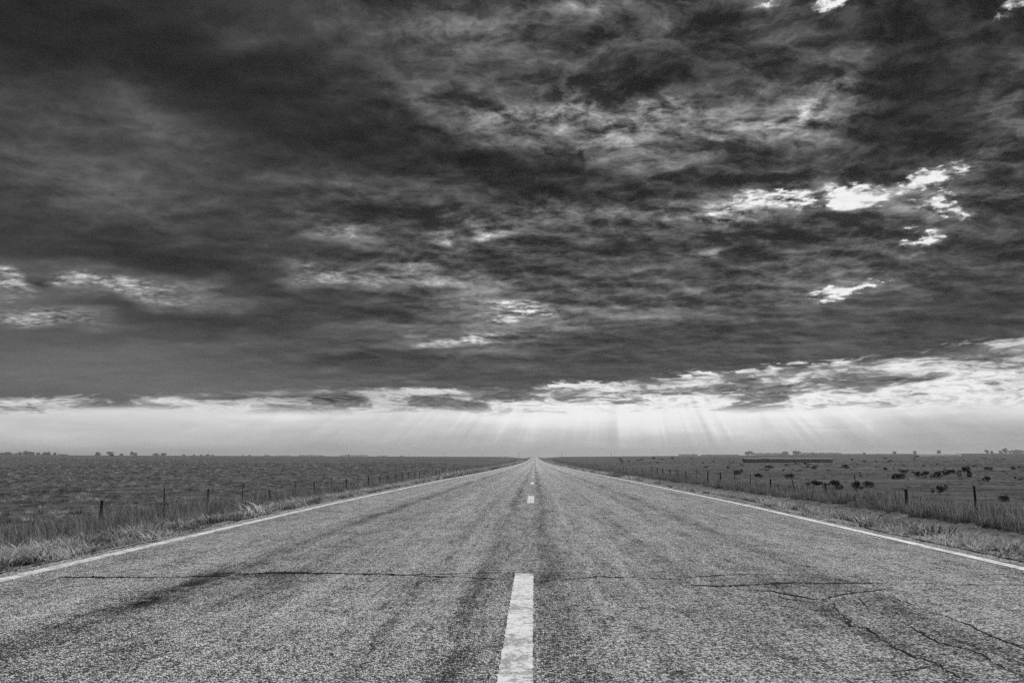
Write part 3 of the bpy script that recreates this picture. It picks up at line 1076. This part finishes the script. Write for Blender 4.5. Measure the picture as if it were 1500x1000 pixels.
def build_fence(x0, first, step, name, label, plan):
    root = empty(name, (x0, first, float(elev(x0, first))))
    tag(root, label, 'fence')
    base = Vector(root.location)
    tops, g = [], np.random.default_rng(int(abs(x0 * 7 + first)))
    ys = [first - 2 * step] + list(np.arange(first, 700, step))
    for i, y in enumerate(ys):
        k = i - 1
        p = plan.get(k)
        y = y + g.normal(0, .12)
        x = x0 + g.normal(0, .05)
        if p is None:
            p = ('steel', g.integers(0, 2)) if g.uniform() < .5 else ('wood', g.integers(0, 3))
        z = float(elev(x, y))
        me = STEEL[p[1]] if p[0] == 'steel' else WOODS[p[1]]
        o = mesh_obj('post', me, M_steel if p[0] == 'steel' else M_wood, root, Vector((x, y, z)) - base)
        lean = p[2] if len(p) > 2 else g.normal(0, .035)
        o.rotation_euler = (g.normal(0, .03), lean, g.uniform(0, 6.28) if p[0] == 'wood' else g.normal(0, .2))
        tops.append((x, y, z))
    tops = np.array(tops)
    for hgt in (.28, .52, .76, .98):
        V, F = [], []
        pts = []
        for i in range(len(tops) - 1):
            for t in (0, .25, .5, .75):
                q = tops[i] * (1 - t) + tops[i + 1] * t
                pts.append(q + np.array([0, 0, hgt - .10 * t * (1 - t)]))
        pts = np.array(pts)
        rr = .0022
        for q in pts:
            V += [q + (rr, 0, -rr * .6) - base, q + (-rr, 0, -rr * .6) - base, q + (0, 0, rr) - base]
        for i in range(len(pts) - 1):
            for k in range(3):
                F.append((3 * i + k, 3 * i + (k + 1) % 3, 3 * i + 3 + (k + 1) % 3, 3 * i + 3 + k))
        mesh_obj('wire', make_mesh('wire', V, F), M_wire, root)


build_fence(-15.2, 28.9, 4.72, 'wire_fence', 'barbed wire fence edging the open treeless pasture without shrubs',
            {0: ('wood', 1, .02), 1: ('steel', 0, -.02), 2: ('wood', 0, .0), 3: ('steel', 0, .03), 4: ('wood', 3, -.06), 5: ('steel', 1, .0), 6: ('wood', 2, .0),
             7: ('steel', 0, 0), 8: ('wood', 1, 0), 9: ('steel', 0, .02), 10: ('wood', 0, 0), 13: ('wood', 0, 0), 14: ('wood', 1, .03)})
build_fence(15.2, 29.3, 4.92, 'wire_fence', 'barbed wire fence standing in tall grass before the shrubs and hay bales',
            {0: ('wood', 2, -.02), 1: ('wood', 3, .06), 2: ('steel', 0, -.10), 3: ('wood', 3, .0), 4: ('steel', 0, -.17), 5: ('wood', 3, .03), 6: ('steel', 1, -.03), 9: ('wood', 0, .05)})


# ------------------------------------------------------------------ hay bales
M_hay = material('hay', lambda N, b: N.m('MAXIMUM', N.add(.30, N.mul(N.sub(N.noise(N.v('MULTIPLY', N.new('ShaderNodeTexCoord').outputs['Object'], (1, 6, 6)), 3.0, 5.0, .7), .5), .30),
                                                          N.mul(N.new('ShaderNodeObjectInfo').outputs['Random'], .06)), .03), .95, .1)
M_hay_end = material('hay_end', lambda N, b: N.add(.07, N.mul(N.noise(N.new('ShaderNodeTexCoord').outputs['Object'], 18.0, 4.0, .7), .08)), .95, .1)
M_wrap = material('pale_bale_wrap', lambda N, b: N.add(.70, N.mul(N.noise(N.new('ShaderNodeTexCoord').outputs['Object'], 3.0, 4.0, .6), .2)), .6, .3, .5)


def bale_parts(seed, L=1.14, r=.76):
    g = np.random.default_rng(seed)
    seg = 22
    ang = np.linspace(0, 2 * math.pi, seg, endpoint=False)
    stations = [(-.5, .93), (-.47, .985), (-.38, 1.0), (-.2, 1.012), (0, 1.018), (.2, 1.012), (.38, 1.0), (.47, .985), (.5, .93)]
    V, F = [], []
    lump = 1 + g.normal(0, .012, seg)
    for (s, k) in stations:
        for i, a in enumerate(ang):
            rr = r * k * lump[i] * (1 + g.normal(0, .006))
            z = rr * math.sin(a)
            z = max(z, -r * .93)                           # settled flat underneath
            V.append((s * L, rr * math.cos(a), z + r * .93))
    for k in range(len(stations) - 1):
        for i in range(seg):
            j = (i + 1) % seg
            F.append((k * seg + i, (k + 1) * seg + i, (k + 1) * seg + j, k * seg + j))
    body = make_mesh('bale_body', V, F, True)
    ends = []
    for sgn in (-1, 1):
        V, F = [], []
        for q, (kr, dx) in enumerate([(.93, 0), (.75, .02), (.5, -.005), (.28, .015), (.1, -.01)]):
            for a in ang:
                z = max(r * kr * math.sin(a), -r * .93)
                V.append((sgn * (L * .5 - dx), r * kr * math.cos(a), z + r * .93))
        V.append((sgn * (L * .5 - .02), 0, r * .93))
        for q in range(4):
            for i in range(seg):
                j = (i + 1) % seg
                f = (q * seg + i, q * seg + j, (q + 1) * seg + j, (q + 1) * seg + i)
                F.append(f if sgn > 0 else f[::-1])
        for i in range(seg):
            F.append((4 * seg + i, 4 * seg + (i + 1) % seg, len(V) - 1))
        ends.append(make_mesh('end_face', V, F))
    return body, ends


BALES = [bale_parts(s) for s in range(4)]


def build_bales():
    protos = []
    for body, ends in BALES:
        r = empty('hay_bale', (0, 0, 0))
        mesh_obj('bale_body', body, M_hay, r)
        for e in ends:
            mesh_obj('end_face', e, M_hay_end, r)
        protos.append(r)
    a, c = ground_at(1090, 676.6), ground_at(1220, 675.8)
    D = 277.0
    d1, d2 = view_dir(1089, 676), view_dir(1219, 675.5)
    p1 = Vector((d1.x, d1.y, 0)) * (D / d1.y)
    p2 = Vector((d2.x, d2.y, 0)) * ((D + 4) / d2.y)
    n = 25
    used = 0
    for i in range(n):
        t = (i + .5) / n
        q = p1.lerp(p2, t)
        loc = (q.x, q.y + random.uniform(-.06, .06), float(elev(q.x, q.y)) - .01)
        rz = math.atan2(p2.y - p1.y, p2.x - p1.x) + random.uniform(-.03, .03)
        if used < 4:
            o = protos[used]
            o.location, o.rotation_euler = loc, (0, 0, rz)
            used += 1
        else:
            o = dup(protos[i % 4], loc, rz)
        k = random.uniform(.97, 1.05)
        o.scale = (1.0, k, k)
        words = 'second third fourth fifth sixth seventh eighth ninth tenth eleventh twelfth thirteenth'.split()
        if i <= n // 2:
            lab = f'{words[max(i, 1) - 1]} round hay bale from the bare road end of the long dark row'
        else:
            lab = f'{words[max(n - 1 - i, 1) - 1]} round hay bale from the outer end of the long dark row'
        if i == 0:
            lab = 'round hay bale at the road end of the long dark row, its face bare'
        elif i == n - 1:
            lab = 'last round hay bale of the long dark row, at the end away from the road'
        tag(o, lab, 'hay bale', 'hay bales lined up in the pasture')
    # a second, paler row much farther off
    g1, g2 = ground_at(1344, 668.4), ground_at(1407, 667.6)
    m = max(12, int((g2 - g1).length / 1.3))
    m = min(m, 60)
    for i in range(m):
        q = g1.lerp(g2, (i + .5) / m)
        o = mesh_obj('wrapped_bale', BALES[i % 4][0].copy() if i < 4 else WRAPS[i % 4], M_wrap)
        if i < 4:
            o.data.materials.clear()
            o.data.materials.append(M_wrap)
            WRAPS.append(o.data)
        s = (g2 - g1).length / m / 1.25
        o.scale = (s, s, s)
        o.location = (q.x, q.y, float(elev(q.x, q.y)))
        o.rotation_euler = (0, 0, math.atan2(g2.y - g1.y, g2.x - g1.x))
        lab = 'pale wrapped bale within the thin white row far out in the pasture'
        if i == 0:
            lab = 'pale wrapped bale ending the thin white row beside a dark shrub'
        elif i == m - 1:
            lab = 'pale wrapped bale ending the thin white row away from the dark shrub'
        tag(o, lab, 'hay bale', 'pale bales far out in the pasture')


WRAPS = []
build_bales()


# ------------------------------------------------------------------ shrubs
def foliage_mesh(name, n, rx, rz, leaf, seed, lobes=7, up=.35):
    """Leaf-sized faces spread in clumps through an uneven volume resting on the ground."""
    g = np.random.default_rng(seed)
    C = np.stack([g.normal(0, .45, lobes) * rx, g.normal(0, .45, lobes) * rx, g.uniform(.25, .8, lobes) * rz], -1)
    Rr = g.uniform(.28, .55, lobes)
    V, F = [], []
    for i in range(n):
        k = g.integers(0, lobes)
        d = g.normal(size=3)
        d /= np.linalg.norm(d)
        d *= g.uniform(.35, 1.0) ** .5 * Rr[k]
        c = C[k] + d * np.array([rx, rx, rz * .8])
        c[2] = max(c[2], .03)
        nrm = g.normal(size=3) + np.array([0, 0, up])
        nrm /= np.linalg.norm(nrm)
        u = np.cross(nrm, g.normal(size=3))
        u /= np.linalg.norm(u)
        w = np.cross(nrm, u)
        s = leaf * g.uniform(.6, 1.5)
        b = len(V)
        V += [c + u * s, c + w * s * .5, c - u * s, c - w * s * .5]
        F.append((b, b + 1, b + 2, b + 3))
    return make_mesh(name, V, F)


def stems_mesh(name, rx, rz, seed, n=7, r0=.012):
    g = np.random.default_rng(seed)
    V, F = [], []
    for i in range(n):
        a = g.uniform(0, 6.28)
        tip = np.array([math.cos(a) * rx * .6, math.sin(a) * rx * .6, rz * g.uniform(.5, .85)])
        base = np.array([math.cos(a) * .04, math.sin(a) * .04, -.03])
        mid = base * .5 + tip * .5 + np.array([0, 0, rz * .1])
        b = len(V)
        for q, rr in ((base, r0), (mid, r0 * .7), (tip, r0 * .3)):
            for k in range(4):
                V.append(q + rr * np.array([math.cos(k * 1.571), math.sin(k * 1.571), 0]))
        for s in range(2):
            for k in range(4):
                j = (k + 1) % 4
                F.append((b + s * 4 + k, b + s * 4 + j, b + s * 4 + 4 + j, b + s * 4 + 4 + k))
    return make_mesh(name, V, F)


SHRUBS = []
for s in range(4):
    SHRUBS.append((foliage_mesh('foliage', 900, .8, .8, .06, 60 + s), stems_mesh('stem', .8, .8, 70 + s)))

# photograph position of the foot, width and height in its pixels, what singles it out
NAMED_SHRUBS = [
    (1318.5, 701.5, 19, 8, 'low wide dark shrub, a lone flat mound nearest the two pale tracks'),
    (1364, 699.5, 25, 8, 'widest dark shrub in the line of four bushes in mid pasture'),
    (1347, 698.5, 10, 7, 'small dark shrub touching the road end of the line of four bushes'),
    (1384, 696.5, 10, 7, 'rounded dark shrub just beyond the widest bush of the line of four'),
    (1393, 693.5, 9, 6, 'farthest dark shrub of the line of four bushes in mid pasture'),
    (1416.7, 698.5, 13, 13, 'tallest ball shaped dark shrub standing alone in the pasture'),
    (1444.6, 705.5, 10, 7, 'small round dark shrub above the strongest fence post'),
    (1377, 723, 12, 11, 'loose scrawny shrub growing by the wires between two fence posts'),
    (1470, 735, 14, 9, 'pale feathery shrub low on the grass beyond the strongest fence post'),
    (1225.6, 716.5, 24, 11, 'broad dark shrub against the fence beside the short wooden stub'),
    (1189.6, 712.5, 20, 8, 'flat topped dark shrub at the fence between stub and leaning post'),
    (1259, 717, 12, 11, 'dark shrub tangled round the foot of a thin steel post'),
    (1272, 713.5, 12, 9, 'dark rounded shrub just behind the steel post shrub'),
    (1240, 686, 14, 5, 'small dark shrub straight beyond the broad fence shrub, in the first scatter'),
    (1295, 689, 9, 4, 'tiny dark shrub alone in the short grass below the far pale bales'),
    (1327, 693, 12, 5, 'thin dark shrub behind the lone flat mound'),
    (1448, 688.5, 9, 5, 'small dark shrub straight beyond the small round one'),
    (1489, 687.5, 11, 4, 'flat dark shrub farthest out to the side away from the road'),
    (1114, 700, 12, 6, 'dark shrub nearest the hay bale row, close to the fence'),
    (1083, 695.5, 10, 7, 'upright dark shrub by the fence in front of the bare bale end'),
    (1157, 699.5, 11, 6, 'dark shrub beside the leaning steel fence post'),
    (1188, 686.5, 13, 4, 'low dark shrub in the pasture below the last bale of the dark row'),
    (1130, 686, 14, 4, 'low dark shrub in the pasture below the middle of the dark bale row'),
    (1342, 669.6, 5, 3, 'dark shrub at the end of the far row of pale bales'),
    (165, 668.0, 5, 2.6, 'dark lone shrub on the skyline under a domed tree'),
]


def place_shrub(i, px, py, wpx, hpx, label, group):
    p = ground_at(px, py)
    k = p.y / F_PX
    root = empty('shrub', p, random.uniform(0, 6.28))
    fol, st = SHRUBS[i % 4]
    mesh_obj('foliage', fol, M_leaf, root)
    mesh_obj('stem', st, M_bark, root)
    sx = max(.2, wpx * k / 1.35)
    sz = max(.18, hpx * k / .70)
    root.scale = (sx, sx, sz)
    return tag(root, label, 'shrub', group)


for i, s in enumerate(NAMED_SHRUBS):
    place_shrub(i, *s, 'shrubs scattered over the pasture')


def small_shrubs():
    g = np.random.default_rng(31)
    sm = [foliage_mesh('foliage', 220, .8, .6, .085, 90 + q, 5) for q in range(3)]
    n = 0
    while n < 72:
        px, py = g.uniform(905, 1500), 672 + 34 * g.uniform() ** 1.4
        if py - 669 < (px - 783) * .045 - 2 and px > 1220 and g.uniform() < .6:
            continue
        if (py - 669) > .062 * (px - 783):
            continue
        if 1080 < px < 1228 and py < 679:
            continue
        p = ground_at(px, py)
        o = mesh_obj('shrub', sm[n % 3], M_leaf, None, p)
        k = p.y / F_PX
        w = g.uniform(4, 11)
        o.scale = (max(.2, w * k / 1.9),) * 2 + (max(.15, g.uniform(2.0, 4.0) * k / .75),)
        o.rotation_euler = (0, 0, g.uniform(0, 6.28))
        if px < 1000:
            lab = 'low dark shrub among those crowding the fence on the road side of the pasture'
        elif px < 1228:
            lab = 'low dark shrub scattered in the pasture in front of the dark bale row'
        elif py < 680:
            lab = 'tiny dark shrub far out in the pasture below the lone skyline trees'
        elif px < 1340:
            lab = 'low dark shrub in the pasture between the bale row and the four bushes'
        else:
            lab = 'low dark shrub in the outer pasture beyond the strongest fence post'
        tag(o, lab, 'shrub', 'small shrubs dotting the far pasture')
        n += 1


small_shrubs()


def weeds():
    # broad-leaved clump on the verge
    p = ground_at(378, 758)
    V, F, M = blades(60, .34, .22, .02, 1.1, 301)
    o = mesh_obj('weed_clump', make_mesh('weed_clump', V, F, False, M), [M_verge, M_stalk], None, p)
    tag(o, 'pale broad leaved weed clump on the verge near the white edge line', 'weed')
    for q, (px, py, hpx, lab) in enumerate([(152, 757, 22, 'pale feathery dry weeds in a patch beside the thick first fence post'),
                                            (181, 756, 32, 'single thin dry weed stalk standing between two fence posts')]):
        p = ground_at(px, py)
        k = p.y / F_PX
        if q == 0:
            V, F, M = blades(60, hpx * k, .6, .006, .25, 310, .9)
        else:
            V, F, M = blades(5, hpx * k, .06, .008, .2, 311, .9)
        o = mesh_obj('dry_weed', make_mesh('dry_weed', V, F, False, M), [M_field, M_stalk], None, p)
        tag(o, lab, 'weed')


weeds()


# ------------------------------------------------------------------ trees on the horizon
def tree_parts(seed, H=10.0, Wd=9.0, bole=.28):
    g = np.random.default_rng(seed)
    lobes = 9
    C, Rr = [], []
    for k in range(lobes):
        a = g.uniform(0, 6.28)
        rad = g.uniform(.05, .62) * Wd / 2
        C.append((math.cos(a) * rad, math.sin(a) * rad, H * (bole + (1 - bole) * g.uniform(.18, .78))))
        Rr.append(g.uniform(.17, .27) * H)
    V, F = [], []
    for i in range(1700):
        k = g.integers(0, lobes)
        d = g.normal(size=3)
        d /= np.linalg.norm(d)
        c = np.array(C[k]) + d * Rr[k] * g.uniform(.4, 1.0) ** .4 * np.array([1.15, 1.15, .85])
        nrm = d + g.normal(0, .6, 3)
        nrm /= np.linalg.norm(nrm)
        u = np.cross(nrm, g.normal(size=3))
        u /= np.linalg.norm(u)
        w = np.cross(nrm, u)
        s = g.uniform(.30, .62)
        b = len(V)
        V += [c + u * s, c + w * s * .6, c - u * s, c - w * s * .6]
        F.append((b, b + 1, b + 2, b + 3))
    crown = make_mesh('crown', V, F)
    V, F = [], []

    def limb(p0, p1, r0, r1):
        b = len(V)
        p0, p1 = np.array(p0, float), np.array(p1, float)
        for q, rr in ((p0, r0), (p0 * .5 + p1 * .5 + g.normal(0, .1, 3), (r0 + r1) / 2), (p1, r1)):
            for k in range(6):
                V.append(q + rr * np.array([math.cos(k * 1.047), math.sin(k * 1.047), 0]))
        for s in range(2):
            for k in range(6):
                j = (k + 1) % 6
                F.append((b + s * 6 + k, b + s * 6 + j, b + s * 6 + 6 + j, b + s * 6 + 6 + k))
    limb((0, 0, -.5), (0, 0, H * .55), .36, .2)
    for c in C[:6]:
        limb((0, 0, H * (bole * .8)), c, .18, .06)
    return crown, make_mesh('trunk', V, F)


TREES = [tree_parts(401 + k, bole=b) for k, b in enumerate((.15, .22, .3, .2, .38))]

# photograph column, top row, crown width in pixels, form, distance, label
TREE_LIST = [
    (3, 662.2, 9, 0, 2250, 'low spreading tree where the long grove runs out of the picture'),
    (12, 661.2, 8, 1, 2200, 'second low spreading tree at the outer end of the long grove'),
    (24, 663.4, 5, 2, 2200, 'smallest tree in the gap before the long grove'),
    (30, 660.6, 6, 3, 2200, 'upright tree at the gap on the near side of the long grove'),
    (39, 659.4, 8, 0, 2200, 'tallest tree of the long grove'),
    (47, 661.0, 8, 1, 2200, 'rounded tree next to the tallest of the long grove'),
    (56, 661.2, 8, 3, 2220, 'middle tree of the flat topped part of the long grove'),
    (66, 661.4, 8, 0, 2230, 'dense tree after the flat part of the long grove'),
    (72, 661.0, 6, 1, 2200, 'tree second from the road end of the long grove'),
    (80, 661.3, 6, 3, 2200, 'last tree at the road end of the long grove'),
    (143, 661.4, 8, 1, 2150, 'first lone broad tree after the long grove'),
    (161, 661.2, 9, 2, 2150, 'domed tree standing above a dark lone shrub'),
    (178, 663.0, 8, 3, 2250, 'low flat tree between the domed tree and the notched one'),
    (193, 661.2, 5, 2, 2150, 'taller half of the notched pair of trees'),
    (198, 662.6, 6, 1, 2150, 'lower half of the notched pair of trees'),
    (228, 663.0, 9, 0, 2300, 'dense low tree starting a pair past the notched trees'),
    (240, 663.2, 9, 4, 2300, 'looser low tree ending the pair past the notched trees'),
    (269, 664.8, 5, 1, 2500, 'tiny isolated tree before a row of four faint trees'),
    (283, 664.6, 7, 3, 2500, 'first of a row of four faint distant trees'),
    (295, 665.0, 5, 0, 2500, 'second of a row of four faint distant trees'),
    (304, 664.8, 6, 2, 2500, 'third of a row of four faint distant trees'),
    (312, 665.2, 5, 1, 2500, 'fourth of a row of four faint distant trees'),
    (357, 665.4, 5, 3, 2600, 'faint pair of distant trees on the left skyline, its outer tree'),
    (366, 665.6, 5, 0, 2600, 'faint pair of distant trees on the left skyline, its inner tree'),
    (391, 665.8, 8, 1, 2700, 'very faint flat tree alone before the faint tree belt'),
    (511, 664.8, 3, 2, 2500, 'thin tree poking up from the farther faint tree belt'),
    (590, 666.0, 6, 3, 2700, 'faint small tree beside the outermost power pole'),
    (1097, 660.4, 11, 2, 2200, 'broad open tree above the road end of the dark bale row'),
    (1150, 660.2, 12, 0, 2200, 'broad dense tree above the middle of the dark bale row'),
    (1166.5, 659.4, 11, 1, 2200, 'broad dense taller twin above the dark bale row'),
    (1192, 661.4, 10, 3, 2250, 'low domed tree above the far half of the dark bale row'),
    (1266, 662.2, 5, 1, 2200, 'small tree with a bent crown past the dark bale row'),
    (1310, 661.0, 6, 4, 2150, 'umbrella shaped lone tree before the pale bales'),
    (1340, 660.2, 5, 4, 2150, 'thin lone tree above the road end of the pale bales'),
    (1375, 659.2, 6, 4, 2150, 'lone forked tree above the middle of the pale bales'),
    (1404, 662.6, 4, 3, 2200, 'low bush like tree at the far end of the pale bales'),
    (1445, 658.4, 5, 2, 2150, 'upright tree leading the outermost right grove'),
    (1453, 659.6, 4, 1, 2150, 'small tree following the upright one in the outermost right grove'),
    (1466, 658.2, 6, 3, 2150, 'open tree joined to the tallest in the outermost right grove'),
    (1472, 656.4, 7, 4, 2150, 'tallest open tree of the outermost right grove'),
    (1490, 657.8, 10, 0, 2200, 'dense low tree ending the outermost right grove'),
]


def build_trees():
    for i, (px, py, wpx, form, D, lab) in enumerate(TREE_LIST):
        d = view_dir(px, py)
        t = D / math.hypot(d.x, d.y)
        x, y, ztop = d.x * t, d.y * t, CAM_H + d.z * t
        z0 = float(elev(x, y)) - .2
        h = max(3.0, ztop - z0)
        root = empty('tree', (x, y, z0), random.uniform(0, 6.28))
        crown, trunk = TREES[form]
        mesh_obj('crown', crown, M_tree, root)
        mesh_obj('trunk', trunk, M_bark, root)
        w = wpx * D / F_PX / 8.8
        root.scale = (w, w, h / 10.0)
        tag(root, lab, 'tree', 'trees along the horizon')


build_trees()


def tree_belts():
    """Far shelter belts that read as one low mass."""
    g = np.random.default_rng(77)
    V, F = [], []
    for (x0, x1, top, D, nn) in [(84, 100, 664.6, 2300, 500), (405, 425, 666.2, 2800, 300), (438, 474, 665.8, 2700, 900), (498, 540, 665.7, 2700, 1000), (553, 568, 666.4, 2800, 300),
                                 (994, 1022, 664.6, 2400, 1200), (1027, 1082, 665.0, 2400, 1800), (1100, 1145, 662.9, 2350, 1800), (1172, 1232, 662.6, 2350, 2400), (1232, 1262, 664.0, 2350, 700),
                                 (1285, 1298, 664.0, 2400, 200), (1476, 1560, 658.8, 2250, 3000), (-60, 20, 663.4, 2250, 2200)]:
        for i in range(nn):
            px = g.uniform(x0, x1)
            hump = .55 + .45 * math.sin(px * .9 + x0) * math.sin(px * .37)
            d = view_dir(px, top)
            t = D / math.hypot(d.x, d.y) * g.uniform(.99, 1.01)
            x, y = d.x * t, d.y * t
            zt = CAM_H + d.z * t
            z0 = float(elev(x, y))
            c = np.array([x, y, z0 + (zt - z0) * (.35 + .65 * g.uniform() ** .6 * (.7 + .3 * hump))])
            u, w = g.normal(size=3), g.normal(size=3)
            u /= np.linalg.norm(u)
            w -= u * (w @ u)
            w /= np.linalg.norm(w)
            s = g.uniform(.5, 1.1)
            b = len(V)
            V += [c + u * s, c + w * s * .7, c - u * s, c - w * s * .7]
            F.append((b, b + 1, b + 2, b + 3))
    o = mesh_obj('tree_belt', make_mesh('tree_belt', V, F), M_tree)
    tag(o, 'faint low shelter belts of trees along the far horizon', 'tree belt', kind='stuff')


tree_belts()


# ------------------------------------------------------------------ power line across the road
M_pole = material('pole_wood', lambda N, b: N.add(.06, N.mul(N.noise(pos(N), 4.0, 3.0, .6), .05)), .9, .1)
M_glass = material('insulator', lambda N, b: N.add(.2, N.mul(N.noise(pos(N), 8.0, 2.0, .5), .1)), .3, .5)


def cyl(V, F, x, y, z0, z1, r0, r1, seg=8):
    b = len(V)
    for z, r in ((z0, r0), (z1, r1)):
        for k in range(seg):
            a = k * 2 * math.pi / seg
            V.append((x + r * math.cos(a), y + r * math.sin(a), z))
    F.append(tuple(b + k for k in range(seg))[::-1])
    F.append(tuple(b + seg + k for k in range(seg)))
    for k in range(seg):
        j = (k + 1) % seg
        F.append((b + k, b + j, b + seg + j, b + seg + k))


def build_poles():
    V, F = [], []
    cyl(V, F, 0, 0, -1.2, 9.0, .22, .14)
    pole = make_mesh('pole', V, F)
    a, h, w = 1.2, .07, .055
    V = [(x, y, z) for z in (8.35 - h, 8.35 + h) for y in (-w - .14, w - .14) for x in (-a, a)]
    arm = make_mesh('crossarm', V, [(0, 2, 3, 1), (4, 5, 7, 6), (0, 1, 5, 4), (2, 6, 7, 3), (0, 4, 6, 2), (1, 3, 7, 5)])
    ins = []
    for x in (-1.05, -.5, .5, 1.05):
        V, F = [], []
        cyl(V, F, x, -.14, 8.42, 8.50, .03, .03)
        cyl(V, F, x, -.14, 8.50, 8.60, .07, .05)
        ins.append(make_mesh('insulator', V, F))
    proto = empty('utility_pole', (0, 0, 0))
    mesh_obj('pole', pole, M_pole, proto)
    arm_o = mesh_obj('crossarm', arm, M_pole, proto)
    for m in ins:
        mesh_obj('insulator', m, M_glass, arm_o)
    labs = ['outermost faint power pole beside a small far tree', 'second faint power pole from the small far tree', 'third faint power pole, the shortest before the road',
            'tall power pole just left of where the road ends', 'tall power pole just right of where the road ends', 'power pole second to the right of the road end',
            'power pole nearest the tree belt to the right of the road end']
    for i, (px, py, D) in enumerate([(599, 664.6, 1800), (651, 664.0, 1750), (706, 664.8, 1800), (760, 661.6, 1230), (823, 661.6, 1230), (895.5, 662.6, 1420), (963, 664.0, 1700)]):
        d = view_dir(px, py)
        t = D / math.hypot(d.x, d.y)
        x, y, zt = d.x * t, d.y * t, CAM_H + d.z * t
        z0 = float(elev(x, y))
        o = proto if i == 0 else dup(proto, (0, 0, 0))
        o.location = (x, y, z0)
        o.rotation_euler = (0, 0, random.uniform(-.1, .1))
        k = max(.5, (zt - z0) / 9.0)
        o.scale = (1.25, 1.25, k)
        tag(o, labs[i], 'power pole', 'power poles crossing the plain')


build_poles()
